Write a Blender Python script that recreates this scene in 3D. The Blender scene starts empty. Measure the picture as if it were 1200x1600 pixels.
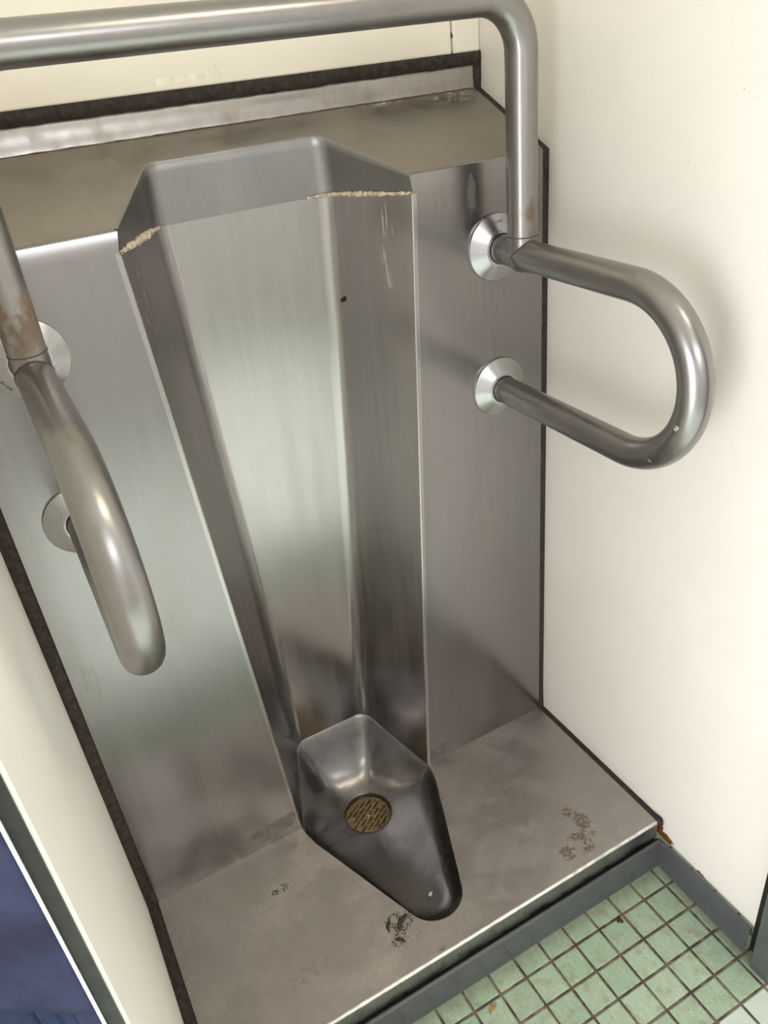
import bpy, bmesh, math, random
from mathutils import Vector, Matrix
random.seed(4)
S = bpy.context.scene
COL = S.collection
PI = math.pi

# ---------------------------------------------------------------- camera
cam = bpy.data.cameras.new('camera')
cam.sensor_fit = 'HORIZONTAL'
cam.sensor_width = 36.0
cam.lens = 36.0 * 1249.1 / 1200.0
cam.clip_start = 0.01
camo = bpy.data.objects.new('camera', cam)
COL.objects.link(camo)
R = Matrix(((0.8732, 0.3196, -0.3679), (-0.4781, 0.4156, -0.7738), (-0.0944, 0.8516, 0.5157)))
m4 = R.to_4x4()
m4.translation = Vector((-0.3311, -0.8920, 1.1422))
camo.matrix_world = m4
S.camera = camo

# ---------------------------------------------------------------- view, world, light
S.view_settings.view_transform = 'Standard'
S.view_settings.look = 'None'
S.view_settings.gamma = 1.0
S.view_settings.use_curve_mapping = False
S.view_settings.exposure = 0.19
S.cycles.use_denoising = True
S.cycles.max_bounces = 14
S.cycles.diffuse_bounces = 8
S.cycles.glossy_bounces = 8

world = bpy.data.worlds.new('daylight_sky')
S.world = world
world.use_nodes = True
bg = world.node_tree.nodes['Background']
bg.inputs['Color'].default_value = (0.86, 0.94, 1.0, 1)
bg.inputs['Strength'].default_value = 1.6


def light(name, kind, loc, target, energy, color, **kw):
    d = bpy.data.lights.new(name, kind)
    d.energy = energy
    d.color = color
    for k, v in kw.items():
        setattr(d, k, v)
    o = bpy.data.objects.new(name, d)
    COL.objects.link(o)
    o.location = loc
    o.rotation_euler = (Vector(target) - Vector(loc)).to_track_quat('-Z', 'Y').to_euler()
    return o


# daylight entering through the doorway on the left, in front of the stall
light('door_daylight', 'AREA', (-1.66, -1.30, 0.65), (0.3, -0.75, 0.65), 28, (0.99, 0.96, 1.0), shape='RECTANGLE', size=1.05, size_y=1.3)
# sun falling through the same doorway on the floor
light('sun', 'SUN', (-3.0, -1.2, 2.4), (0.0, -1.205, 0.0), 12.5, (1.0, 0.935, 0.975), angle=math.radians(1.0))
# unseen high window in the front wall, added for bright edge highlights
light('added_window_light', 'AREA', (-0.15, -2.38, 1.75), (-0.05, 0.0, 0.6), 9, (0.98, 0.98, 1.0), shape='RECTANGLE', size=1.15, size_y=0.55)
# ceiling lamp of the washroom
light('ceiling_lamp_light', 'AREA', (0.65, -1.2, 2.36), (0.65, -1.2, 0.0), 11, (1.0, 0.86, 0.66), shape='RECTANGLE', size=0.9, size_y=0.3)


# ---------------------------------------------------------------- material helpers
class NT:
    def __init__(s, name):
        s.m = bpy.data.materials.new(name)
        s.m.use_nodes = True
        s.t = s.m.node_tree
        s.b = s.t.nodes['Principled BSDF']
        s.pos = s.n('ShaderNodeNewGeometry').outputs['Position']

    def n(s, kind, **kw):
        o = s.t.nodes.new(kind)
        for k, v in kw.items():
            setattr(o, k, v)
        return o

    def put(s, sock, v):
        if isinstance(v, bpy.types.NodeSocket):
            s.t.links.new(v, sock)
        elif v is not None:
            if sock.type == 'RGBA' and len(v) == 3:
                v = (*v, 1)
            sock.default_value = v

    def set(s, **kw):
        for k, v in kw.items():
            s.put(s.b.inputs[k.replace('_', ' ')], v)
        return s

    def noise(s, scale=(1, 1, 1), detail=3, rough=0.55, off=(0, 0, 0), dist=0.0):
        mp = s.n('ShaderNodeMapping')
        s.put(mp.inputs['Vector'], s.pos)
        if isinstance(scale, (int, float)):
            scale = (scale,) * 3
        mp.inputs['Scale'].default_value = scale
        mp.inputs['Location'].default_value = off
        t = s.n('ShaderNodeTexNoise')
        s.put(t.inputs['Vector'], mp.outputs[0])
        t.inputs['Scale'].default_value = 1.0
        t.inputs['Detail'].default_value = detail
        t.inputs['Roughness'].default_value = rough
        t.inputs['Distortion'].default_value = dist
        return t.outputs['Fac']

    def ramp(s, v, a, b, lo=0.0, hi=1.0):
        r = s.n('ShaderNodeMapRange')
        r.interpolation_type = 'SMOOTHSTEP'
        s.put(r.inputs['Value'], v)
        for i, x in zip(('From Min', 'From Max', 'To Min', 'To Max'), (a, b, lo, hi)):
            s.put(r.inputs[i], x)
        return r.outputs[0]

    def math(s, op, a, b=None):
        o = s.n('ShaderNodeMath', operation=op)
        s.put(o.inputs[0], a)
        if b is not None:
            s.put(o.inputs[1], b)
        return o.outputs[0]

    def mix(s, f, a, b):
        o = s.n('ShaderNodeMix', data_type='RGBA')
        s.put(o.inputs['Factor'], f)
        s.put(o.inputs['A'], a)
        s.put(o.inputs['B'], b)
        return o.outputs['Result']

    def sep(s):
        o = s.n('ShaderNodeSeparateXYZ')
        s.put(o.inputs[0], s.pos)
        return o.outputs

    def bump(s, h, strength=0.1, dist=0.001):
        o = s.n('ShaderNodeBump')
        o.inputs['Strength'].default_value = strength
        o.inputs['Distance'].default_value = dist
        s.put(o.inputs['Height'], h)
        s.put(s.b.inputs['Normal'], o.outputs[0])

    def spots(s, lst, brk=None):
        """union of soft blobs (centre, (rx, ry, rz)) broken up by a noise"""
        acc = None
        for c, r in lst:
            if isinstance(r, (int, float)):
                r = (r, r, r)
            mp = s.n('ShaderNodeVectorMath', operation='SUBTRACT')
            s.put(mp.inputs[0], s.pos)
            mp.inputs[1].default_value = c
            dv = s.n('ShaderNodeVectorMath', operation='DIVIDE')
            s.put(dv.inputs[0], mp.outputs[0])
            dv.inputs[1].default_value = r
            ln = s.n('ShaderNodeVectorMath', operation='LENGTH')
            s.put(ln.inputs[0], dv.outputs[0])
            v = s.ramp(ln.outputs['Value'], 1.0, 0.25)
            acc = v if acc is None else s.math('MAXIMUM', acc, v)
        if brk is not None:
            acc = s.math('MULTIPLY', acc, brk)
        return acc


def plain(name, col, rough=0.5, metal=0.0, var=0.0, scale=40):
    t = NT(name)
    if var:
        f = t.noise(scale, 4)
        c = t.mix(t.ramp(f, 0.3, 0.7), [x * (1 - var) for x in col], [min(1, x * (1 + var)) for x in col])
        t.set(Base_Color=c)
    else:
        t.set(Base_Color=col)
    t.set(Roughness=rough, Metallic=metal)
    return t.m


def steel(name, col=(0.56, 0.55, 0.53), rough=0.33, streak=(150, 150, 3), dirt=(0.26, 0.22, 0.17), dirt_rng=(0.35, 0.9),
          dirt_amt=0.14, dirt_scale=(14, 14, 5), film=0.0, extra=None, bump=0.0, aniso=0.0, dent=0.0):
    t = NT(name)
    f1 = t.noise(streak, 4, 0.6)
    f2 = t.noise(dirt_scale, 3, 0.5, off=(3.1, 1.7, 0.4))
    f3 = t.noise(90, 4, 0.65)
    base = t.mix(t.ramp(f1, 0.3, 0.7), [c * 0.97 for c in col], [min(1, c * 1.025) for c in col])
    dm = t.math('MULTIPLY', t.ramp(f2, *dirt_rng), dirt_amt)
    base = t.mix(dm, base, dirt)
    metal = t.math('SUBTRACT', 1.0, t.math('MULTIPLY', dm, 0.8))
    ro = t.math('ADD', t.math('MULTIPLY', t.math('SUBTRACT', f1, 0.5), 0.08), rough)
    ro = t.math('ADD', ro, t.math('MULTIPLY', dm, 0.5))
    if film:
        base = t.mix(t.math('MULTIPLY', t.ramp(f3, 0.35, 0.65), film), base, dirt)
        metal = t.math('SUBTRACT', metal, t.math('MULTIPLY', t.ramp(f3, 0.3, 0.7), film))
    if extra:
        for spots, colr, brk, m in extra:
            bn = t.ramp(t.noise(brk[0], 5, 0.7), brk[1], brk[2])
            b2 = [q * 0.23 for q in brk[0]] if isinstance(brk[0], tuple) else brk[0] * 0.23
            bn = t.math('MULTIPLY', bn, t.ramp(t.noise(b2, 4, 0.6, off=(5, 2, 7)), 0.40, 0.58))
            k = t.spots(spots, None)
            k = t.ramp(t.math('MULTIPLY', k, bn), 0.12, 0.45, 0, m)
            base = t.mix(k, base, colr)
            metal = t.math('MULTIPLY', metal, t.math('SUBTRACT', 1.0, k))
            ro = t.math('ADD', ro, t.math('MULTIPLY', k, 0.3))
    t.set(Base_Color=base, Metallic=metal, Roughness=ro)
    if dent:
        t.bump(t.noise(16, 2, 0.4, off=(2, 9, 4)), dent, 0.004)
    if aniso:
        t.set(Anisotropic=aniso)
    if bump:
        t.bump(f1, bump, 0.0004)
    return t.m


RUST = (0.20, 0.085, 0.03)
BROWN = (0.10, 0.065, 0.03)
MINERAL = (0.52, 0.47, 0.38)

M = {}
M['panel'] = steel('brushed_steel_panel', (0.285, 0.273, 0.268), 0.22, extra=[
    ([((0.30, 0, 0.80), (0.05, 0.1, 0.16)), ((0.335, 0, 0.60), (0.035, 0.1, 0.22)), ((0.24, 0, 0.95), (0.06, .1, .05))], (0.115, 0.078, 0.045), ((60, 60, 8), 0.30, 0.8), 0.36),
    ([((-0.36, 0, 0.35), (0.03, 0.1, 0.30)), ((-0.31, 0, 0.5), (0.03, 0.1, 0.10))], (0.115, 0.078, 0.045), ((60, 60, 8), 0.35, 0.9), 0.22),
    ([((-0.15, 0, 0.03), (0.10, 0.1, 0.03)), ((0.16, 0, 0.02), (0.09, 0.1, 0.03))], (0.07, 0.04, 0.025), (26, 0.2, 0.7), 0.6),
])
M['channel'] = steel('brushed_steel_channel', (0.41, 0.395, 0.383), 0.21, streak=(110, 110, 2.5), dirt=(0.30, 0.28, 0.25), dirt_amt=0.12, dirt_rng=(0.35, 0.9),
                     dirt_scale=(40, 40, 4), extra=[
    ([((0.155, 0.035, 0.935), (0.010, 0.03, 0.04)), ((0.152, 0.03, 0.88), (0.008, 0.03, 0.05))], MINERAL, ((300, 300, 14), 0.42, 0.7), 0.42),
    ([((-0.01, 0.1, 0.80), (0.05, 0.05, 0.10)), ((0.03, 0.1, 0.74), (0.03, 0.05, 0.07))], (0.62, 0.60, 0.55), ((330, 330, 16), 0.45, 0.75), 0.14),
    ([((-0.165, 0.015, 0.89), (0.02, 0.04, 0.09))], (0.12, 0.09, 0.06), ((170, 170, 8), 0.45, 0.65), 0.6)])
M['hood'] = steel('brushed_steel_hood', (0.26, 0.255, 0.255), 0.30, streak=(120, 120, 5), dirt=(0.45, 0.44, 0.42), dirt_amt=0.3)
M['ledge'] = steel('dusty_steel_ledge', (0.30, 0.278, 0.248), 0.34, streak=(20, 20, 20), dirt=(0.22, 0.185, 0.14), dirt_amt=0.45, dirt_scale=(9, 9, 9), dirt_rng=(0.42, 0.75), film=0.28, bump=0.0, extra=[
    ([((0.33, 0.14, 1.055), (0.06, 0.02, 0.03)), ((0.22, 0.147, 1.058), (0.05, 0.008, 0.02))], (0.65, 0.63, 0.58), (320, 0.5, 0.62), 0.8)])
M['splash'] = steel('steel_splash_strip', (0.40, 0.38, 0.36), 0.30, streak=(40, 40, 60), dirt=(0.25, 0.20, 0.14), dirt_amt=0.5, dirt_scale=(50, 50, 30), bump=0.02)
M['pan'] = steel('soiled_steel_pan', (0.42, 0.39, 0.37), 0.36, streak=(30, 30, 30), dirt=(0.235, 0.198, 0.17), dirt_amt=0.5, dirt_scale=(11, 13, 11), dirt_rng=(0.4, 0.7), film=0.28, bump=0.0, extra=[
    ([((0.272, -0.245, 0), (0.022, 0.04, 0.02)), ((0.245, -0.272, 0), (0.03, 0.03, 0.02)), ((0.215, -0.275, 0), (0.022, 0.018, 0.02)), ((0.262, -0.215, 0), (.02, .015, .02))], (0.12, 0.08, 0.04), (230, 0.42, 0.52), 0.95),
    ([((0.235, -0.23, 0), (0.09, 0.09, 0.02)), ((0.10, -0.22, 0), (0.06, 0.06, 0.02)), ((-0.06, -0.25, 0), (0.07, 0.045, 0.02)), ((-0.18, -0.10, 0), (.04, .03, .02)), ((-0.12, -0.15, 0), (0.05, 0.06, 0.02)), ((-0.03, -0.285, 0), (0.05, 0.03, 0.02))], (0.07, 0.05, 0.035), (300, 0.58, 0.66), 0.9),
    ([((-0.068, -0.232, 0), (0.034, 0.024, 0.02)), ((-0.078, -0.255, 0), (0.022, 0.016, 0.02)), ((-0.035, -0.297, 0), (0.014, 0.007, 0.02)), ((-0.20, -0.085, 0), (0.022, 0.012, 0.02))], (0.04, 0.028, 0.015), (330, 0.45, 0.55), 0.95),
    ([((0.09, -0.215, 0), (0.018, 0.02, 0.02)), ((0.02, -0.28, 0), (0.05, 0.03, 0.02)), ((0.15, -0.20, 0), (0.04, 0.06, 0.02)), ((-0.22, -0.22, 0), (0.06, 0.05, 0.02))], (0.17, 0.14, 0.115), (90, 0.45, 0.7), 0.5),
    ([((0.0, -0.01, 0), (0.2, 0.02, 0.02))], (0.10, 0.07, 0.045), (60, 0.2, 0.8), 0.5)])
M['lip'] = steel('steel_lip', (0.31, 0.305, 0.295), 0.26, streak=(30, 90, 90), dirt=(0.2, 0.17, 0.13), dirt_amt=0.3, dirt_scale=(25, 25, 40), bump=0.02)
M['lip_glint'] = plain('painted_edge_highlight', (0.78, 0.76, 0.73), 0.42, 0.85, 0.25, 60)  # brighter steel for the lip bend, its highlight painted into the colour
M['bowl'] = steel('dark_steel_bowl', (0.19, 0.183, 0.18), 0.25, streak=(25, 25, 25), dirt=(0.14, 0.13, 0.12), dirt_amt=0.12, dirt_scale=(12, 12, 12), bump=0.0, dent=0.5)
M['pipe'] = steel('satin_steel_pipe', (0.305, 0.296, 0.286), 0.29, streak=(60, 60, 60), dirt=(0.22, 0.15, 0.09), dirt_amt=0.12, dirt_scale=(30, 30, 22), dirt_rng=(0.35, 0.9), bump=0.02, extra=[
    ([((0.30, -0.0587, 0.935), (0.025, 0.03, 0.05)), ((-0.3, -0.0587, 0.94), (0.03, 0.03, 0.09)), ((0.297, -0.05, 0.885), (.025, .02, .02)), ((-0.298, -0.05, 0.885), (.025, .02, .02))], (0.13, 0.078, 0.042), ((70, 70, 40), 0.1, 0.55), 0.9),
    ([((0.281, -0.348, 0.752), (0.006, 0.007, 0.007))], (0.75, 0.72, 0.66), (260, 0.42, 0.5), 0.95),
    ([((0.281, -0.310, 0.697), (0.01, 0.014, 0.012))], (0.30, 0.28, 0.26), (260, 0.42, 0.55), 0.5)])
M['flange'] = steel('turned_steel_flange', (0.46, 0.46, 0.455), 0.25, streak=(40, 40, 40), dirt=(0.3, 0.24, 0.18), dirt_amt=0.10, dirt_scale=(40, 40, 40), bump=0.02)
M['seam'] = plain('rusty_weld_seam', (0.10, 0.055, 0.03), 0.7, 0.2, 0.3, 300)
M['engrave'] = plain('dark_engraving', (0.05, 0.05, 0.05), 0.6)
M['sealant'] = plain('blackened_sealant', (0.030, 0.022, 0.017), 0.9, 0, 0.5, 120)
M['crust'] = plain('crusty_old_sealant', (0.52, 0.44, 0.34), 0.9, 0, 0.35, 220)
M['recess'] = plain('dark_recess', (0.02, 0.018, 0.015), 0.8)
M['brass'] = plain('tarnished_brass', (0.22, 0.155, 0.075), 0.5, 0.5, 0.35, 160)
M['screw'] = plain('bright_screw', (0.7, 0.7, 0.7), 0.25, 1.0)
M['void'] = plain('drain_dark', (0.01, 0.009, 0.008), 0.6)


def wall_mat(name, col, extra=None, bump=0.12):
    t = NT(name)
    f = t.noise(7, 4)
    base = t.mix(t.ramp(f, 0.3, 0.7), [c * 0.97 for c in col], col)
    sp = t.noise(330, 1, 0.5, off=(7, 3, 1))
    base = t.mix(t.ramp(sp, 0.80, 0.83, 0, 0.55), base, (0.12, 0.10, 0.08))
    if extra:
        for spots, colr, brk, m in extra:
            bn = t.ramp(t.noise(brk[0], 5, 0.7), brk[1], brk[2])
            k = t.spots(spots)
            k = t.ramp(t.math('ADD', t.math('MULTIPLY', k, 0.75), t.math('MULTIPLY', bn, 0.5)), 0.62, 0.8, 0, m)
            base = t.mix(k, base, colr)
    t.set(Base_Color=base, Roughness=0.42)
    t.bump(t.noise(190, 3, 0.5), bump, 0.0012)
    return t.m


M['wall'] = wall_mat('cream_wall_paint', (0.80, 0.758, 0.695), extra=[
    ([((0.386, -0.318, -0.036), (0.02, 0.026, 0.016)), ((0.386, -0.392, -0.044), (0.02, 0.012, 0.010)), ((0.386, -0.305, -0.03), (0.02, 0.012, 0.025))], (0.16, 0.055, 0.015), (190, 0.3, 0.6), 1.0)])
M['wall_back'] = wall_mat('cream_panel_paint', (0.80, 0.75, 0.65), extra=[
    ([((0.3416, 0.15, 1.125), (0.003, 0.02, 0.006))], (0.2, 0.05, 0.03), (200, 0.3, 0.6), 1.0)], bump=0.04)
M['wall_left'] = wall_mat('lit_partition_paint', (0.89, 0.87, 0.80), bump=0.2)  # wall colour lightened: light falling on this partition is painted in
M['edge_white'] = plain('white_panel_edge', (0.88, 0.88, 0.85), 0.35)
M['strip_dark'] = plain('grimy_dark_channel', (0.014, 0.013, 0.011), 0.5, 0.3, 0.4, 60)
M['edge_bright'] = plain('bright_metal_edge', (0.75, 0.77, 0.75), 0.3, 0.9)
M['base'] = steel('grey_vinyl_base', (0.078, 0.082, 0.086), 0.13, streak=(30, 30, 30), dirt=(0.05, 0.05, 0.055), dirt_amt=0.4, dirt_scale=(24, 24, 24), bump=0.0)
for n_ in M['base'].node_tree.nodes:
    if n_.type == 'BSDF_PRINCIPLED':
        for l_ in list(n_.inputs['Metallic'].links):
            M['base'].node_tree.links.remove(l_)
        n_.inputs['Metallic'].default_value = 0.0
M['post'] = M['base']
M['plaster'] = plain('washroom_plaster', (0.76, 0.745, 0.73), 0.7, 0, 0.03, 5)
M['ceiling'] = plain('ceiling_paint', (0.8, 0.79, 0.75), 0.8)

TX, TY, TP = 0.3574, -0.3548, 0.04706


def tile_material():
    t = NT('green_mosaic_tile')
    x, y, z = t.sep()
    u = t.math('DIVIDE', t.math('SUBTRACT', x, TX), TP)
    v = t.math('DIVIDE', t.math('SUBTRACT', y, TY), TP)
    fu = t.math('FRACT', u)
    fv = t.math('FRACT', v)
    du = t.math('MINIMUM', fu, t.math('SUBTRACT', 1.0, fu))
    dv = t.math('MINIMUM', fv, t.math('SUBTRACT', 1.0, fv))
    wob = t.math('MULTIPLY', t.math('SUBTRACT', t.noise(130, 3), 0.5), 0.03)
    dd = t.math('ADD', t.math('MINIMUM', du, dv), wob)
    grout = t.ramp(dd, 0.055, 0.028)
    cell = t.n('ShaderNodeCombineXYZ')
    t.put(cell.inputs[0], t.math('FLOOR', u))
    t.put(cell.inputs[1], t.math('FLOOR', v))
    wn = t.n('ShaderNodeTexWhiteNoise')
    t.put(wn.inputs['Vector'], cell.outputs[0])
    col = t.mix(wn.outputs['Value'], (0.265, 0.365, 0.26), (0.325, 0.42, 0.31))
    st = t.noise((240, 60, 60), 4, 0.6)
    col = t.mix(t.ramp(st, 0.45, 0.75, 0, 0.45), col, (0.47, 0.56, 0.42))
    dirt = t.noise(55, 5, 0.65)
    col = t.mix(t.ramp(dirt, 0.46, 0.72, 0, 0.7), col, (0.23, 0.235, 0.145))
    spk = t.noise(520, 2, 0.6)
    col = t.mix(t.ramp(spk, 0.63, 0.70, 0, 0.75), col, (0.07, 0.065, 0.04))
    # darker along the base of the step and of the wall
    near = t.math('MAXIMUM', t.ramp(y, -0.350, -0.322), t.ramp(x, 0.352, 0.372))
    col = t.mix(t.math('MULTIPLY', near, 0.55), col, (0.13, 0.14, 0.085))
    gcol = t.mix(t.ramp(t.noise(40, 4), 0.4, 0.65), (0.045, 0.032, 0.024), (0.15, 0.115, 0.085))
    # paler mosaic beyond the threshold joint, with the daylight there painted in
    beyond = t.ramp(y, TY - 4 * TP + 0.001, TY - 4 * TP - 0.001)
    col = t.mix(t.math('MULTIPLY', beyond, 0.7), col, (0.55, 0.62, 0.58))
    c = t.mix(grout, col, gcol)
    ro = t.math('ADD', 0.28, t.math('MULTIPLY', grout, 0.5))
    ro = t.math('ADD', ro, t.math('MULTIPLY', t.ramp(dirt, 0.5, 0.75), 0.25))
    t.set(Base_Color=c, Roughness=ro)
    h = t.math('ADD', t.math('MULTIPLY', t.ramp(dd, 0.03, 0.075), 1.0), t.math('MULTIPLY', st, 0.06))
    t.bump(h, 0.6, 0.0018)
    return t.m


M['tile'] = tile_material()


def fabric(name, col):
    t = NT(name)
    f = t.noise(16, 5, 0.6)
    c = t.mix(t.ramp(f, 0.3, 0.7), [x * 0.7 for x in col], [x * 1.3 for x in col])
    t.set(Base_Color=c, Roughness=0.85)
    t.b.inputs['Specular IOR Level'].default_value = 0.08
    t.bump(t.noise(900, 2), 0.15, 0.0006)
    return t.m


M['navy'] = fabric('navy_cotton', (0.024, 0.027, 0.052))
M['navy_dark'] = fabric('dark_navy_cotton', (0.018, 0.025, 0.052))


# ---------------------------------------------------------------- mesh helpers
def empty(name, loc, label, cat, group=None):
    o = bpy.data.objects.new(name, None)
    COL.objects.link(o)
    o.location = loc
    o.empty_display_size = 0.05
    o['label'] = label
    o['category'] = cat
    if group:
        o['group'] = group
    return o


def obj(name, bm, mat, parent=None, smooth=True, solid=0.0, label=None, bevel=0.0, autos=None):
    bmesh.ops.remove_doubles(bm, verts=bm.verts, dist=1e-6)
    bmesh.ops.recalc_face_normals(bm, faces=bm.faces)
    me = bpy.data.meshes.new(name)
    bm.to_mesh(me)
    bm.free()
    me.materials.append(mat)
    for p in me.polygons:
        p.use_smooth = smooth
    if smooth and autos:
        try:
            me.set_sharp_from_angle(angle=math.radians(autos))
        except Exception:
            pass
    o = bpy.data.objects.new(name, me)
    COL.objects.link(o)
    if parent is not None:
        o.parent = parent
        o.matrix_parent_inverse = Matrix.Translation(parent.location).inverted()
    if solid:
        md = o.modifiers.new('thickness', 'SOLIDIFY')
        md.thickness = abs(solid)
        md.offset = 1.0 if solid > 0 else -1.0
    if bevel:
        md = o.modifiers.new('bevel', 'BEVEL')
        md.width = bevel
        md.segments = 3
        md.limit_method = 'ANGLE'
    if label:
        o['label'] = label
    return o


def tag(o, label, cat, group=None):
    o['label'] = label
    o['category'] = cat
    if group:
        o['group'] = group
    return o


def struct(o):
    o['kind'] = 'structure'
    return o


def box(bm, lo, hi):
    v = [bm.verts.new((x, y, z)) for x in (lo[0], hi[0]) for y in (lo[1], hi[1]) for z in (lo[2], hi[2])]
    for f in ((0, 1, 3, 2), (4, 6, 7, 5), (0, 4, 5, 1), (2, 3, 7, 6), (0, 2, 6, 4), (1, 5, 7, 3)):
        bm.faces.new([v[i] for i in f])
    return bm


def boxobj(name, lo, hi, mat, parent=None, bevel=0.0, smooth=False):
    return obj(name, box(bmesh.new(), lo, hi), mat, parent, smooth=smooth, bevel=bevel)


def grid(bm, rows, close_u=False):
    vs = [[bm.verts.new(p) for p in r] for r in rows]
    n = len(rows[0])
    for a, b in zip(vs[:-1], vs[1:]):
        for i in range(n if close_u else n - 1):
            j = (i + 1) % n
            bm.faces.new((a[i], a[j], b[j], b[i]))
    return vs


def sweep(bm, path, r, seg=28, cap=False):
    """tube along a polyline, parallel-transported rings"""
    path = [Vector(p) for p in path]
    tang = []
    for i in range(len(path)):
        a = path[max(0, i - 1)]
        b = path[min(len(path) - 1, i + 1)]
        tang.append((b - a).normalized())
    up = Vector((0, 0, 1)) if abs(tang[0].z) < 0.9 else Vector((1, 0, 0))
    nrm = (up - tang[0] * up.dot(tang[0])).normalized()
    rows = []
    for i, p in enumerate(path):
        if i:
            q = tang[i - 1].rotation_difference(tang[i])
            nrm = q @ nrm
        bn = tang[i].cross(nrm)
        rr = r[i] if isinstance(r, (list, tuple)) else r
        rows.append([p + (nrm * math.cos(2 * PI * k / seg) + bn * math.sin(2 * PI * k / seg)) * rr for k in range(seg)])
    vs = grid(bm, rows, True)
    if cap:
        bm.faces.new(vs[0][::-1])
        bm.faces.new(vs[-1])
    return bm


def lathe_y(bm, cx, cz, prof, seg=48):
    """prof: list of (radius, y), revolved about the axis parallel to y"""
    rows = [[(cx + r * math.cos(2 * PI * k / seg), y, cz + r * math.sin(2 * PI * k / seg)) for k in range(seg)] for r, y in prof]
    grid(bm, rows, True)
    return bm


def arc(c, r, a0, a1, n):
    return [(c[0] + r * math.cos(a0 + (a1 - a0) * i / n), c[1] + r * math.sin(a0 + (a1 - a0) * i / n)) for i in range(n + 1)]


def fillet(pts, rad, n=8):
    """round the inner corners of an open 2d polyline; rad: list or number"""
    out = [Vector(pts[0])]
    for i in range(1, len(pts) - 1):
        a, b, c = Vector(pts[i - 1]), Vector(pts[i]), Vector(pts[i + 1])
        r = rad[i] if isinstance(rad, (list, tuple)) else rad
        u, v = (a - b).normalized(), (c - b).normalized()
        ang = u.angle(v)
        if r <= 0:
            out.append(b)
            continue
        t = r / math.tan(ang / 2)
        p, q = b + u * t, b + v * t
        cen = b + (u + v).normalized() * (r / math.sin(ang / 2))
        a0 = math.atan2(p.y - cen.y, p.x - cen.x)
        a1 = math.atan2(q.y - cen.y, q.x - cen.x)
        d = (a1 - a0 + PI) % (2 * PI) - PI
        for k in range(n + 1):
            th = a0 + d * k / n
            out.append(Vector((cen.x + r * math.cos(th), cen.y + r * math.sin(th))))
    out.append(Vector(pts[-1]))
    return out


def resample(pts, n):
    pts = [Vector(p) for p in pts]
    L = [0]
    for a, b in zip(pts[:-1], pts[1:]):
        L.append(L[-1] + (b - a).length)
    out = []
    j = 0
    for i in range(n):
        s = L[-1] * i / (n - 1)
        while j < len(L) - 2 and L[j + 1] < s:
            j += 1
        d = L[j + 1] - L[j]
        out.append(pts[j].lerp(pts[j + 1], (s - L[j]) / d if d else 0))
    return out


# ================================================================ setting
W = 0.375
FZ = -0.095
XR = 0.386
XL = -0.392

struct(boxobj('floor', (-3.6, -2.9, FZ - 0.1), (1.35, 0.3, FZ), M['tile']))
struct(boxobj('wall_right', (XR, -0.494, -0.043), (XR + 0.014, 0.20, 2.4), M['wall'], bevel=0.0012))
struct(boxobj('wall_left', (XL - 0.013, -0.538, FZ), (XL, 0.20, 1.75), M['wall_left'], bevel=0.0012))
bm = bmesh.new()
struct(boxobj('wall_back', (XL - 0.013, 0.1500, 1.102), (0.3406, 0.20, 2.4), M['wall_back'], bevel=0.004, smooth=False))
struct(boxobj('wall_back_corner', (0.3426, 0.1500, 1.102), (XR, 0.20, 2.4), M['wall_back'], bevel=0.004, smooth=False))
struct(boxobj('wall_behind', (-1.8, 0.20, FZ), (1.35, 0.30, 2.4), M['plaster']))
for lo_, hi_ in (((-1.8, FZ), (1.35, 1.45)), ((-1.8, 2.05), (1.35, 2.4)), ((-1.8, 1.45), (-0.75, 2.05)), ((0.45, 1.45), (1.35, 2.05))):
    struct(boxobj('wall_front', (lo_[0], -2.45, lo_[1]), (hi_[0], -2.35, hi_[1]), M['plaster']))
struct(boxobj('wall_far_right', (1.05, -2.35, FZ), (1.35, 0.20, 2.4), M['plaster']))
struct(boxobj('ceiling', (-1.8, -2.45, 2.4), (1.35, 0.3, 2.5), M['ceiling']))
# left-hand outer wall with the open doorway
struct(boxobj('wall_door_front', (-1.8, -2.35, FZ), (-1.7, -1.85, 2.4), M['plaster']))
struct(boxobj('wall_door_rear', (-1.8, -0.66, FZ), (-1.7, 0.20, 2.4), M['plaster']))
struct(boxobj('wall_door_lintel', (-1.8, -1.85, 2.1), (-1.7, -0.66, 2.4), M['plaster']))

# grey post at the front end of the right wall
bm = bmesh.new()
box(bm, (0.363, -0.543, FZ), (0.42, -0.513, 2.4))
struct(obj('trim_1', bm, M['post'], smooth=False, bevel=0.0015))
bm = bmesh.new()
box(bm, (0.3845, -0.509, FZ), (0.40, -0.4945, 2.4))
struct(obj('trim_2', bm, M['strip_dark'], smooth=False, bevel=0.001))

# front edge of the thin left partition: grimy channel with a bright lip
bm = bmesh.new()
box(bm, (XL - 0.0108, -0.5415, FZ), (XL - 0.0026, -0.5381, 1.75))
struct(obj('trim_3', bm, M['strip_dark'], smooth=False))
bm = bmesh.new()
box(bm, (XL - 0.0135, -0.5440, FZ), (XL - 0.0112, -0.5385, 1.75))
struct(obj('trim_4', bm, M['edge_bright'], smooth=False, bevel=0.0004))


# coved grey base along the step and along the right wall
def base_profile(n=8):
    # (distance out from the wall, height above the tile): top roll, sloping face, small foot
    pts = [(0.0050, 0.0400), (0.0052, 0.0560), (0.0060, 0.0570), (0.0092, 0.0570), (0.0103, 0.0560), (0.0108, 0.0540), (0.0115, 0.030), (0.0122, 0.012), (0.0128, 0.005), (0.0142, 0.0)]
    return pts


prof = base_profile()
yb0 = -0.3075
bm = bmesh.new()
xa, xb = XL + 0.002, 0.3862
rows = []
for d, h in prof:
    y = yb0 - d
    rows.append([(x, y, FZ + h) for x in (xa, xb - d)])
grid(bm, rows)
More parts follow.
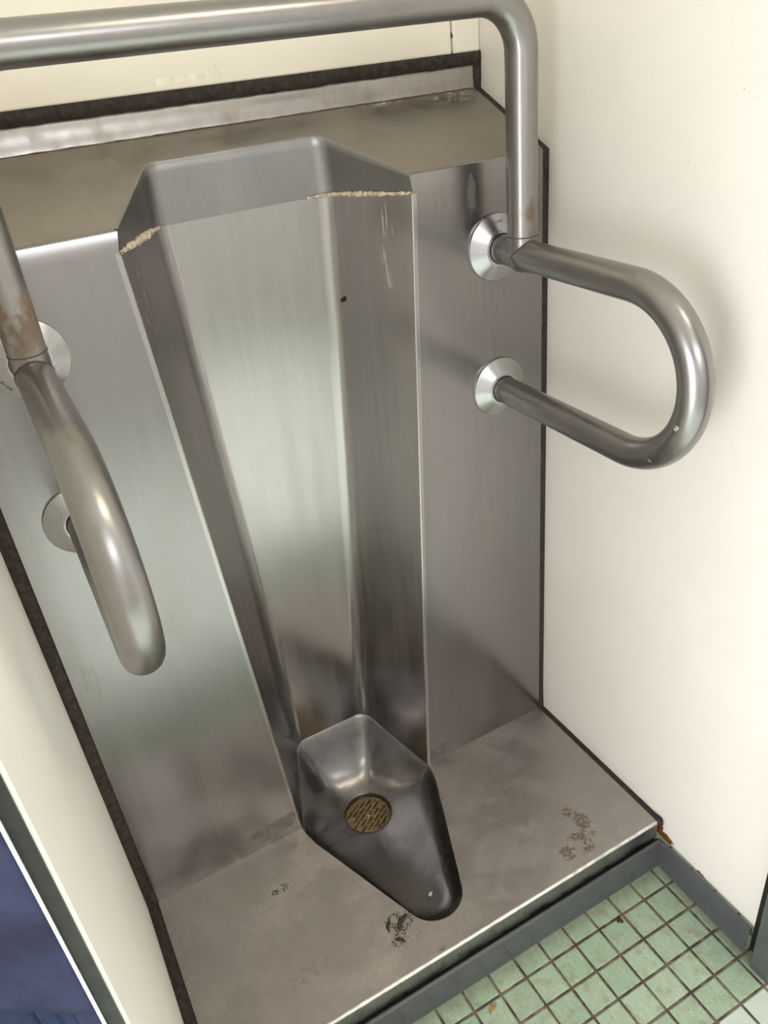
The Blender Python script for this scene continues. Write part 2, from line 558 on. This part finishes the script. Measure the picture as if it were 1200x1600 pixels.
# top back to the step
struct(obj('baseboard_front', bm, M['base'], autos=50))
bm = bmesh.new()
rows = []
for d, h in prof:
    rows.append([(xb - d, y, FZ + h * 0.98) for y in (yb0 - d, -0.4945)])
grid(bm, rows)
grid(bm, [[(xb + 0.006, yb0, FZ + 0.0529), (xb + 0.006, -0.4945, FZ + 0.0529)], [(xb, yb0, FZ + 0.0529), (xb, -0.4945, FZ + 0.0529)]])
struct(obj('baseboard_right', bm, M['base'], autos=50))

# ================================================================ urinal
U = empty('urinal', (0, -0.10, 0), 'floor-standing stainless steel urinal with tapered channel and drain, between cream partition walls', 'urinal')
ZS = 0.968      # seam between hood and channel
DS, DB = 0.100, 0.135


def wf(z):
    return 0.1232 + (0.1775 - 0.1232) * (z / ZS)


def wb(t):
    return 0.110 + (0.069 - 0.110) * t


def section(t, n=56):
    """channel section from left front edge to right, in (x, y); t = 0 top, 1 bottom"""
    w, b, d = wf(ZS * (1 - t)), wb(t), DS + (DB - DS) * t
    pts = [(-w - 0.006, 0.0), (-w, 0.0), (-b, d), (b, d), (w, 0.0), (w + 0.006, 0.0)]
    return fillet(pts, [0, 0.0028, 0.026, 0.026, 0.0028, 0], 9)


rows = []
NT_ = 40
for i in range(NT_ + 1):
    t = i / NT_
    sec = section(t)
    row = []
    for p in sec:
        zb = 0.05 * max(0.0, p.y) / DB
        row.append((p.x, p.y - 0.00025, ZS + (zb - ZS) * t))
    rows.append(row)
bm = bmesh.new()
grid(bm, rows)
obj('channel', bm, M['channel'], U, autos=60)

# hood: upright walls of the notch, standing on the channel's upper rim
LS = (1.0597 - 0.9903) / 0.1515


def lz(y):
    return 0.9903 + LS * max(y, 0)


NOTCH = fillet([(-0.1745, 0.0), (-0.108, DS), (0.108, DS), (0.1745, 0.0)], [0, 0.024, 0.024, 0], 10)
NB = fillet([(-0.1778, 0.0), (-0.110, DS), (0.110, DS), (0.1778, 0.0)], [0, 0.026, 0.026, 0], 10)
rows = []
for k in range(7):
    f = k / 6
    rows.append([(p.x * f + q.x * (1 - f), (p.y * f + q.y * (1 - f)), (ZS - 0.001) * (1 - f) + lz(p.y) * f) for p, q in zip(NOTCH, NB)])
# rolled rim on to the ledge
cx = 0.0
for rr, dz in ((0.0006, 0.0005), (0.0016, 0.0009), (0.003, 0.0010)):
    row = []
    for i, p in enumerate(NOTCH):
        a = NOTCH[max(0, i - 1)]
        b = NOTCH[min(len(NOTCH) - 1, i + 1)]
        t = (b - a).normalized()
        nn = Vector((-t.y, t.x))
        q = p + nn * rr
        row.append((q.x, max(q.y, -0.0006), lz(max(q.y, 0)) + dz))
    rows.append(row)
bm = bmesh.new()
grid(bm, rows)
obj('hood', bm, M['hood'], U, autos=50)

# two front panels, each folded over the top edge
for sgn in (-1, 1):
    bm = bmesh.new()
    rows = []
    N = 14
    for i in range(N + 1):
        z = ZS * i / N
        rows.append([(sgn * W, 0, z), (sgn * (wf(z) + 0.0035), 0, z)])
    rows.append([(sgn * W, 0, 0.9682), (sgn * 0.1784, 0, 0.9682)])
    rows.append([(sgn * W, 0, 0.9885), (sgn * 0.1752, 0, 0.9885)])
    rows.append([(sgn * W, 0.0007, 0.9900), (sgn * 0.1745, 0.0007, 0.9900)])
    rows.append([(sgn * W, 0.003, lz(0.003)), (sgn * 0.1730, 0.003, lz(0.003))])
    grid(bm, rows)
    obj('front_panel', bm, M['panel'], U, autos=60)

# sloping ledge with the notch cut out
bm = bmesh.new()
half = len(NOTCH) // 2 - 1
outer = [(-W, 0.0022)] + [(-W + (W - 0.10) * i / (half - 1), 0.1515) for i in range(half)]
outer += [(0.10 + (W - 0.10) * i / (half - 1), 0.1515) for i in range(half)] + [(W, 0.0022)]
inner = [(p.x, max(p.y, 0.0022)) for p in NOTCH]
grid(bm, [[(x, y, lz(y)) for x, y in outer], [(x, y, lz(y)) for x, y in inner]])
obj('ledge', bm, M['ledge'], U, smooth=False)

# upstand behind the ledge, with a small cove
bm = bmesh.new()
pr = [(0.1510, lz(0.1510) - 0.0002), (0.1513, 1.0605), (0.1515, 1.064), (0.1517, 1.067), (0.1517, 1.0885), (0.1525, 1.0895), (0.156, 1.0897)]
grid(bm, [[(-W, y, z), (W, y, z)] for y, z in pr])
obj('upstand', bm, M['splash'], U, autos=70)

# grimy joint line between ledge and upstand
bm = bmesh.new()
sweep(bm, [(-W + 2 * W * i / 80, 0.1508, lz(0.1508) + random.uniform(-0.0002, 0.0002)) for i in range(81)], [random.uniform(0.0007, 0.0014) for i in range(81)], 8, True)
obj('joint_line', bm, M['seam'], U)

# foot pan with the bowl opening
RT, YC = 0.0471, -0.2164
a = math.atan(0.386)
tipR = Vector((RT * math.cos(a), YC - RT * math.sin(a)))
rim2 = [Vector((-0.1250, 0.0)), Vector((-0.1230, -0.016))]
rim2 += [Vector((-0.1175, -0.040))]
rim2 += [Vector(p) for p in arc((0, YC), RT, PI + a, 2 * PI - a, 22)]
rim2 += [Vector((0.1175, -0.040)), Vector((0.1230, -0.016)), Vector((0.1250, 0.0))]
# even spacing
rimx = resample([Vector((p.x, p.y, 0)) for p in rim2], 121)
YF, ZL = -0.309, -0.036
bm = bmesh.new()
out = [(-W, 0.0)] + [(p.x, p.y) for p in rimx] + [(W, 0.0), (W, YF + 0.003), (-W, YF + 0.003)]
f = bm.faces.new([bm.verts.new((x, y, 0)) for x, y in out])
bmesh.ops.triangulate(bm, faces=[f])
lip = [(YF + 0.003, 0), (YF + 0.0014, -0.0004), (YF + 0.0004, -0.0014), (YF, -0.003), (YF, -0.020), (YF, ZL), (YF + 0.006, ZL)]
obj('foot_pan', bm, M['pan'], U, smooth=False)
bm = bmesh.new()
grid(bm, [[(-W, y, z), (W, y, z)] for y, z in lip])
for sx in (-W, W):
    v = [bm.verts.new((sx, y, z)) for y, z in lip] + [bm.verts.new((sx, -0.2, ZL)), bm.verts.new((sx, -0.2, 0))]
    bm.faces.new(v)
obj('front_lip', bm, M['lip'], U, autos=30)
bm = bmesh.new()
grid(bm, [[(-W, y, z), (W, y, z)] for y, z in ((YF + 0.0042, 0.0001), (YF + 0.0028, 0.0003), (YF + 0.0012, -0.0001), (YF + 0.0002, -0.0012), (YF - 0.0002, -0.0028))])
obj('lip_edge', bm, M['lip_glint'], U)

# bowl: dished surface between the rim and the drain opening
HC, HR, HZ = Vector((0.0, 0.010)), 0.0425, -0.055
rim = [Vector((p.x, p.y, 0.0)) for p in rimx]
sec = section(1.0)
back = [Vector((p.x, p.y, 0.05 * max(0, p.y) / DB)) for p in sec if p.y > 0.003][::-1]
loop = resample(rim + back + [rim[0]], 241)[:-1]
K = 26
rows = []
for k in range(K + 1):
    s = (k / K) ** 1.35
    row = []
    for P in loop:
        v = Vector((P.x, P.y)) - HC
        e = HC + v.normalized() * HR
        d = (v.length - HR)
        u = s * d
        front = 1.0 - min(1.0, max(0.0, (P.y + 0.02) / 0.10))
        L0, A0 = 0.013 + 0.016 * (1 - front), 0.54 + 0.28 * (1 - front)
        g = A0 * (1 - math.exp(-(u / L0) ** 1.4)) / (1 - math.exp(-(d / L0) ** 1.4)) + (1 - A0) * (s ** (1.0 + 0.35 * (1 - front)))
        p2 = Vector((P.x, P.y)).lerp(e, s)
        row.append((p2.x, p2.y, P.z + (HZ - P.z) * g - 0.0004))
    rows.append(row)
for k in range(1, K):
    it = int(2 + 26 * min(1.0, 1.6 * k / K) * (1 - 0.55 * (k / K) ** 4))
    row = [Vector(p) for p in rows[k]]
    n_ = len(row)
    for _ in range(it):
        row = [(row[i - 1] + row[i] * 2 + row[(i + 1) % n_]) / 4 for i in range(n_)]
    for i, p in enumerate(row):
        v = Vector((p.x, p.y)) - HC
        lim = HR + 0.0016 * (K - k)
        if v.length < lim:
            v = v.normalized() * lim
            row[i] = Vector((HC.x + v.x, HC.y + v.y, p.z))
    rows[k] = [tuple(p) for p in row]
for _ in range(3):
    new = [list(r) for r in rows]
    for k in range(2, K - 1):
        for i in range(len(loop)):
            a_, b_, c_ = Vector(rows[k - 1][i]), Vector(rows[k][i]), Vector(rows[k + 1][i])
            new[k][i] = tuple(a_ * 0.25 + b_ * 0.5 + c_ * 0.25)
    rows = new
# turned-down throat of the drain
for rr, zz in ((HR - 0.0004, HZ - 0.0006), (HR - 0.0012, HZ - 0.002), (HR - 0.0014, HZ - 0.028)):
    row = []
    for P in loop:
        v = (Vector((P.x, P.y)) - HC).normalized()
        row.append((HC.x + v.x * rr, HC.y + v.y * rr, zz))
    rows.append(row)
bm = bmesh.new()
grid(bm, rows, True)
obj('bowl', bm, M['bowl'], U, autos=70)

# drain: dark well, slotted grate, screw
bm = bmesh.new()
seg = 48
grid(bm, [[(HC.x + r * math.cos(2 * PI * k / seg), HC.y + r * math.sin(2 * PI * k / seg), z) for k in range(seg)]
          for r, z in ((HR - 0.001, HZ - 0.012), (HR - 0.001, HZ - 0.045), (0.0005, HZ - 0.045))], True)
obj('drain_well', bm, M['void'], U)

GZ = HZ - 0.0125


def grate():
    cu = bpy.data.curves.new('grate', 'CURVE')
    cu.dimensions = '2D'
    cu.fill_mode = 'BOTH'
    cu.extrude = 0.0016
    cu.bevel_depth = 0.0004

    def poly(pts):
        sp = cu.splines.new('POLY')
        sp.points.add(len(pts) - 1)
        for q, p in zip(sp.points, pts):
            q.co = (p[0], p[1], 0, 1)
        sp.use_cyclic_u = True

    GR = HR - 0.0022
    poly([(GR * math.cos(2 * PI * k / 64), GR * math.sin(2 * PI * k / 64)) for k in range(64)])
    ang = math.atan2(0.0157, 0.0256)
    ux, uy = math.cos(ang), math.sin(ang)
    w, half, pitch, step = 0.0017, 0.0075, 0.0076, 0.0205
    for i in range(-5, 6):
        for j in range(-3, 4):
            cu_, cv_ = j * step + (i % 2) * step / 2.0 + 0.004, i * pitch
            if math.hypot(abs(cu_) + half * 0.9, cv_) > GR - 0.002:
                continue
            if math.hypot(cu_, cv_) < 0.0035:
                continue
            pts = []
            for k in range(7):
                th = -PI / 2 + PI * k / 6
                pts.append((half + w * math.cos(th), w * math.sin(th)))
            for k in range(7):
                th = PI / 2 + PI * k / 6
                pts.append((-half + w * math.cos(th), w * math.sin(th)))
            poly([(ux * (cu_ + a_) - uy * (cv_ + b_), uy * (cu_ + a_) + ux * (cv_ + b_)) for a_, b_ in pts][::-1])
    tmp = bpy.data.objects.new('tmp_grate', cu)
    COL.objects.link(tmp)
    dg = bpy.context.evaluated_depsgraph_get()
    dg.update()
    me = bpy.data.meshes.new_from_object(tmp.evaluated_get(dg))
    bpy.data.objects.remove(tmp)
    me.name = 'drain_grate'
    me.materials.clear()
    me.materials.append(M['brass'])
    o = bpy.data.objects.new('drain_grate', me)
    COL.objects.link(o)
    o.parent = U
    o.matrix_parent_inverse = Matrix.Translation(U.location).inverted()
    o.location = (HC.x, HC.y, GZ)
    o['label'] = 'round brown brass drain grate with staggered slots'
    return o


G = grate()
bm = bmesh.new()
bmesh.ops.create_uvsphere(bm, u_segments=16, v_segments=8, radius=0.0021)
for v in bm.verts:
    v.co.z *= 0.5
    v.co.z += 0.0020
o = obj('grate_screw', bm, M['screw'])
o.parent = G
# bright turned ring around the opening
bm = bmesh.new()
sweep(bm, [(HC.x + (HR + 0.0002) * math.cos(2 * PI * k / 64), HC.y + (HR + 0.0002) * math.sin(2 * PI * k / 64), HZ + 0.0002) for k in range(65)], 0.0005, 8)
obj('drain_ring', bm, M['bowl'], U)

# blackened sealant joints
def seal_ribbon(path, x0, x1, nx):
    bm = bmesh.new()
    rows = []
    for (y, z), (ny, nz) in zip(path, nx):
        wob = random.uniform(-0.0007, 0.0007)
        rows.append([(x0, y, z), ((x0 + x1) / 2, y + ny * 0.0002, z + nz * 0.0002), (x1 + wob, y, z)])
    grid(bm, rows)
    return bm


def side_path():
    pts = [(YF + 0.002, -0.001)]
    pts += [(YF + 0.002 + (0.309 - 0.003) * i / 12, -0.0012) for i in range(1, 13)]
    pts += [(0.0012, z) for z in [i * 0.05 for i in range(1, 20)]] + [(0.0012, 0.9895)]
    pts += [(0.1515 * i / 6, lz(0.1515 * i / 6) - 0.0012) for i in range(1, 7)]
    pts += [(0.1500, 1.075), (0.1500, 1.103)]
    nrm = []
    for y, z in pts:
        nrm.append((0, 1) if z < 0.03 else ((-1, 0) if z < 0.985 else ((-0.4, 0.9) if z < 1.062 else (-1, 0))))
    return pts, nrm


pts, nrm = side_path()
obj('sealant_joint', seal_ribbon(pts, W - 0.001, XR + 0.002, nrm), M['sealant'], U, solid=0.004, autos=50)
obj('sealant_joint', seal_ribbon(pts, -W + 0.001, XL - 0.002, nrm), M['sealant'], U, solid=0.004, autos=50)
bm = bmesh.new()
rows = []
for i in range(61):
    x = -W - 0.012 + (2 * W + 0.022) * i / 60
    rows.append([(x, 0.1530, 1.0885 + random.uniform(-0.0006, 0.0006)), (x, 0.1518, 1.096), (x, 0.1530, 1.1035)])
grid(bm, rows)
obj('sealant_joint', bm, M['sealant'], U, solid=0.004)
# lump of sealant at the right front corner of the pan
bm = bmesh.new()
bmesh.ops.create_icosphere(bm, subdivisions=3, radius=1.0)
for v in bm.verts:
    k = 1 + random.uniform(-0.16, 0.16)
    v.co = Vector((v.co.x * 0.0062 * k + 0.3795, v.co.y * 0.009 * k + YF + 0.004, v.co.z * 0.0065 * k - 0.003))
obj('sealant_lump', bm, M['sealant'], U)
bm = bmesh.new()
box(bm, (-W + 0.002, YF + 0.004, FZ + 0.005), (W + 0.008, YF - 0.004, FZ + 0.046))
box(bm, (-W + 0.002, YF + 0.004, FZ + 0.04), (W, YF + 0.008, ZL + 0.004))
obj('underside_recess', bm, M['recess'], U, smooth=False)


# pale crusty sealant along both ends of the hood seam
def crust(pts3, r0):
    bm = bmesh.new()
    P = resample([Vector(p) for p in pts3], 60)
    sweep(bm, P, [r0 * (0.35 + 0.65 * math.sin(PI * min(1, max(0.04, (i + 2) / 63)))) * random.uniform(0.6, 1.3) for i in range(len(P))], 9, True)
    for v in bm.verts:
        v.co += Vector((random.uniform(-1, 1), random.uniform(-1, 1), random.uniform(-1, 1))) * r0 * 0.38
    return bm


def on_seam(i0, i1):
    return [(q.x * 0.995, q.y - 0.0012, ZS + 0.0005) for q in NB[i0:i1]]


nN = len(NB)
obj('crusty_sealant', crust(on_seam(0, 6), 0.0036), M['crust'], U)
tail = [NB[-12].lerp(NB[-13], 0.08)] + list(NB[-12:])
obj('crusty_sealant', crust([(q.x * 0.997, q.y - 0.0012, ZS + 0.0005) for q in tail], 0.0030), M['crust'], U)

# ================================================================ grab bar
XP, XM, SY, ZT, Z1, Z2, RP, YE, RF = 0.2972, -0.2985, -0.0587, 1.1606, 0.8822, 0.6854, 0.0188, -0.3523, 0.0431
B = empty('grab_bar', (0, 0, 0.78), 'satin steel grab rail framing the urinal, with a loop arm on each side', 'grab bar')
RB = 0.056
path = [(XM, SY, Z1 - 0.006)] + [(XM, SY, Z1 + (ZT - RB - Z1) * i / 6) for i in range(1, 6)]
path += [(XM + RB - RB * math.cos(t), SY, ZT - RB + RB * math.sin(t)) for t in [PI / 2 * i / 14 for i in range(15)]]
path += [(XM + RB + (XP - XM - 2 * RB) * i / 12, SY, ZT) for i in range(1, 12)]
path += [(XP - RB + RB * math.sin(t), SY, ZT - RB + RB * math.cos(t)) for t in [PI / 2 * i / 14 for i in range(15)]]
path += [(XP, SY, ZT - RB + (Z1 - ZT + RB) * i / 6) for i in range(1, 6)] + [(XP, SY, Z1 - 0.006)]
bm = bmesh.new()
sweep(bm, path, RP, 40)
for x in (XM, XP):
    s = bmesh.ops.create_uvsphere(bm, u_segments=32, v_segments=16, radius=RP)
    bmesh.ops.translate(bm, verts=s['verts'], vec=(x, SY, Z1 - 0.0035))
obj('top_rail', bm, M['pipe'], B)


def flange_bm(x, z):
    bm = bmesh.new()
    lathe_y(bm, x, z, [(RF, 0.0), (RF, -0.0030), (RF - 0.0004, -0.0040), (RF - 0.0015, -0.0046), (RP + 0.0055, -0.0150), (RP + 0.0035, -0.0160), (RP + 0.0010, -0.0160), (RP + 0.0008, -0.012)], 64)
    return bm


def lettering(x, z, ang, parent):
    cu = bpy.data.curves.new('engraving', 'FONT')
    cu.body = 'TOTO'
    cu.size = 0.0047
    cu.align_x = 'CENTER'
    cu.align_y = 'CENTER'
    cu.space_character = 1.1
    cu.extrude = 0.00012
    tmp = bpy.data.objects.new('tmp_text', cu)
    COL.objects.link(tmp)
    dg = bpy.context.evaluated_depsgraph_get()
    dg.update()
    me = bpy.data.meshes.new_from_object(tmp.evaluated_get(dg))
    bpy.data.objects.remove(tmp)
    me.materials.clear()
    me.materials.append(M['engrave'])
    rr = 0.0335
    rad = Vector((math.cos(ang), 0, math.sin(ang)))
    slope = (0.0150 - 0.0046) / ((RF - 0.0015) - (RP + 0.0055))
    yy = -(0.0046 + (RF - 0.0015 - rr) * slope)
    upv = (rad + Vector((0, slope, 0))).normalized()     # letter tops point outwards, down the cone
    nv = (Vector((0, -1, 0)) + rad * -0.0 + rad * slope).normalized()
    nv = (nv - upv * nv.dot(upv)).normalized()
    rv = upv.cross(nv)
    mt = Matrix((rv, upv, nv)).transposed().to_4x4()
    mt.translation = Vector((x, yy, z)) + rad * rr + nv * 0.00008
    me.transform(mt)
    me.name = 'lettering'
    o = bpy.data.objects.new('lettering', me)
    COL.objects.link(o)
    o.parent = parent
    o['label'] = 'small dark engraved lettering'


def ring_seam(x):
    """thin rusty weld lines where post and arm meet the fitting"""
    bm = bmesh.new()
    sweep(bm, [(x + (RP + .0001) * math.cos(2 * PI * k / 40), SY + (RP + .0001) * math.sin(2 * PI * k / 40), Z1 + 0.0235) for k in range(41)], 0.0007, 6)
    return bm


def cope_seam(x):
    bm = bmesh.new()
    pts = []
    for k in range(81):
        a_ = 2 * PI * k / 80
        X_ = RP * math.cos(a_)
        pts.append((x + X_ * 1.003, SY - 0.0012 - math.sqrt(max(0, RP * RP - X_ * X_)), Z1 + RP * math.sin(a_) * 1.003))
    sweep(bm, pts, 0.0008, 6)
    return bm


rr = (Z1 - Z2) / 2
zc = (Z1 + Z2) / 2
for x in (XP, XM):
    p = [(x, SY, Z1)] + [(x, SY + (YE + rr - SY) * i / 8, Z1) for i in range(1, 8)]
    p += [(x, YE + rr - rr * math.sin(t), zc + rr * math.cos(t)) for t in [PI * i / 40 for i in range(41)]]
    p += [(x, (YE + rr) * (1 - i / 10), Z2) for i in range(1, 10)] + [(x, -0.003, Z2)]
    bm = bmesh.new()
    sweep(bm, p, RP, 40)
    obj('side_arm', bm, M['pipe'], B)
    bm = bmesh.new()
    sweep(bm, [(x, -0.003, Z1), (x, SY / 2, Z1), (x, SY, Z1)], RP, 40)
    obj('wall_stub', bm, M['pipe'], B)
    up = obj('flange', flange_bm(x, Z1), M['flange'], B, autos=35)
    lettering(x, Z1, math.radians(93) if x > 0 else math.radians(215), up)
    obj('flange', flange_bm(x, Z2), M['flange'], B, autos=35)
    obj('weld_seam', ring_seam(x), M['seam'], B)
    obj('weld_seam', cope_seam(x), M['seam'], B)


# ================================================================ small things
def flake(name, c, size, mat, label, cat, group=None, seed=1, flat=0.18, rot=0.0, stretch=1.0, normal=(0, 0, 1)):
    rnd = random.Random(seed)
    bm = bmesh.new()
    bmesh.ops.create_icosphere(bm, subdivisions=3, radius=1.0)
    N = Vector(normal).normalized()
    q = Vector((0, 0, 1)).rotation_difference(N)
    ph = [rnd.uniform(0, 6.28) for _ in range(6)]
    for v in bm.verts:
        th = math.atan2(v.co.y, v.co.x)
        k = 1 + 0.28 * math.sin(2 * th + ph[0]) + 0.2 * math.sin(3 * th + ph[1]) + 0.14 * math.sin(5 * th + ph[2])
        x, y = v.co.x * k * stretch, v.co.y * k
        z = v.co.z * flat * (1 + 0.3 * math.sin(4 * th + ph[3])) + flat
        w = Vector((x * math.cos(rot) - y * math.sin(rot), x * math.sin(rot) + y * math.cos(rot), z)) * size
        v.co = q @ w
    o = obj(name, bm, mat)
    o.location = c
    return tag(o, label, cat, group)


M['mud'] = plain('wet_mud', (0.035, 0.024, 0.012), 0.55, 0, 0.5, 400)
M['straw'] = plain('dry_leaf_tan', (0.30, 0.18, 0.07), 0.75, 0, 0.4, 300)
M['paper'] = plain('pale_paper', (0.62, 0.58, 0.46), 0.8, 0, 0.2, 500)
M['insect'] = plain('insect_black', (0.012, 0.01, 0.01), 0.95)
flake('mud_clump', (-0.0640, -0.2330, -0.0006), 0.0062, M['mud'], 'larger dark mud clump on the steel pan just left of the bowl tip', 'mud', group='mud on the steel pan', seed=3, stretch=1.6, rot=0.6)
flake('mud_clump', (-0.0793, -0.2558, -0.0005), 0.0044, M['mud'], 'small round dark mud clump nearest the front lip of the steel pan', 'mud', group='mud on the steel pan', seed=8, stretch=1.3, rot=2.4)
flake('mud_clump', (-0.0835, -0.2275, -0.0005), 0.0036, M['mud'], 'thin dark mud streak on the pan, left of the larger mud clump', 'mud', group='mud on the steel pan', seed=12, stretch=2.4, rot=1.2)
flake('leaf_scrap', (0.0058, -0.3637, FZ + 0.0002), 0.0038, M['straw'], 'tan dry leaf scrap on a green tile beside the front base', 'leaf', seed=5, stretch=2.3, rot=0.72)
flake('dirt_crumb', (0.2530, -0.3601, FZ), 0.0045, M['mud'], 'small black dirt crumb on a tile joint of the green floor', 'dirt', seed=6, stretch=1.4, rot=0.2)


def bowl_z(x, y):
    best = None
    for row in rows_bowl:
        for p in row:
            d = (p[0] - x) ** 2 + (p[1] - y) ** 2
            if best is None or d < best[0]:
                best = (d, p[2])
    return best[1]


rows_bowl = rows_keep = None
bo = [o for o in U.children if o.name.startswith('bowl')][0]
rows_bowl = [[tuple(v.co) for v in bo.data.vertices]]
zs = bowl_z(0.0065, -0.1967)
flake('paper_scrap', (0.0065, -0.1967, zs), 0.0030, M['paper'], 'tiny pale paper scrap in the front of the dark bowl', 'scrap', seed=2, stretch=1.2)
# small fly on the right side of the channel
t = (ZS - 0.834) / ZS
sec = section(t)
best = min((p for p in sec if p.x > 0), key=lambda p: abs(p.y - 0.075))
flake('fly', (best.x - 0.0008, best.y - 0.0008, 0.834), 0.0033, M['insect'], 'small black fly on the right flank of the steel channel', 'insect', seed=4, flat=0.45, stretch=1.0, normal=(-0.75, -0.6, 0))
# strip of old tape on the wall above the upstand
bm = bmesh.new()
grid(bm, [[(-0.0639 + (0.0839) * i / 10, 0.14995, z + 0.0023 * i / 10 + random.uniform(-.0003, .0003)) for i in range(11)] for z in (1.1097, 1.1135, 1.1172)])
M['tape'] = plain('yellowed_tape', (0.80, 0.765, 0.64), 0.5, 0, 0.12, 60)
tag(obj('tape_strip', bm, M['tape'], solid=0.0002, smooth=False), 'faded strip of old tape on the cream wall above the steel upstand', 'tape')

# garment hanging beyond the left partition
def cloth(x0, x1, y, ztop, zbot, amp, seed, nx=60, nz=60, hemr=0.0):
    rnd = random.Random(seed)
    ph = [rnd.uniform(0, 6.28) for _ in range(8)]
    rows = []
    for j in range(nz + 1):
        v = j / nz
        z = zbot + (ztop - zbot) * v
        row = []
        for i in range(nx + 1):
            u = i / nx
            x = x0 + (x1 - x0) * u
            dy = amp * (0.6 * math.sin(7 * u + 3 * v + ph[0]) + 0.4 * math.sin(15 * u - 4 * v + ph[1]) + 0.3 * math.sin(6 * v + 9 * u + ph[2]) + 0.2 * math.sin(23 * v - 5 * u + ph[3]))
            if v < hemr:
                dy -= 0.0015
            row.append((x, y + dy - 0.62 * (x + 0.4728), z + 0.002 * math.sin(5 * u + ph[4]) * (1 - v)))
        rows.append(row)
    bm = bmesh.new()
    grid(bm, rows)
    return bm


HY = -0.470
J = empty('hanging_jacket', (-0.58, HY + 0.02, 0.58), 'navy blue cotton jacket hanging beyond the left partition, hem over darker panels', 'jacket')
obj('shell', cloth(-0.80, -0.4085, HY, 1.45, 0.580, 0.006, 3, hemr=0.03), M['navy'], J, solid=0.003)
obj('inner_panel', cloth(-0.80, -0.4580, HY + 0.024, 0.75, 0.20, 0.003, 5), M['navy_dark'], J, solid=0.003, label='dark navy panel below the hem')
obj('inner_panel', cloth(-0.4565, -0.4310, HY + 0.020, 0.75, 0.20, 0.002, 7, nx=16), M['navy_dark'], J, solid=0.003, label='dark navy panel below the hem')
obj('inner_panel', cloth(-0.4305, -0.412, HY + 0.016, 0.75, 0.20, 0.001, 9, nx=16), M['navy'], J, solid=0.003, label='lighter navy panel below the hem')
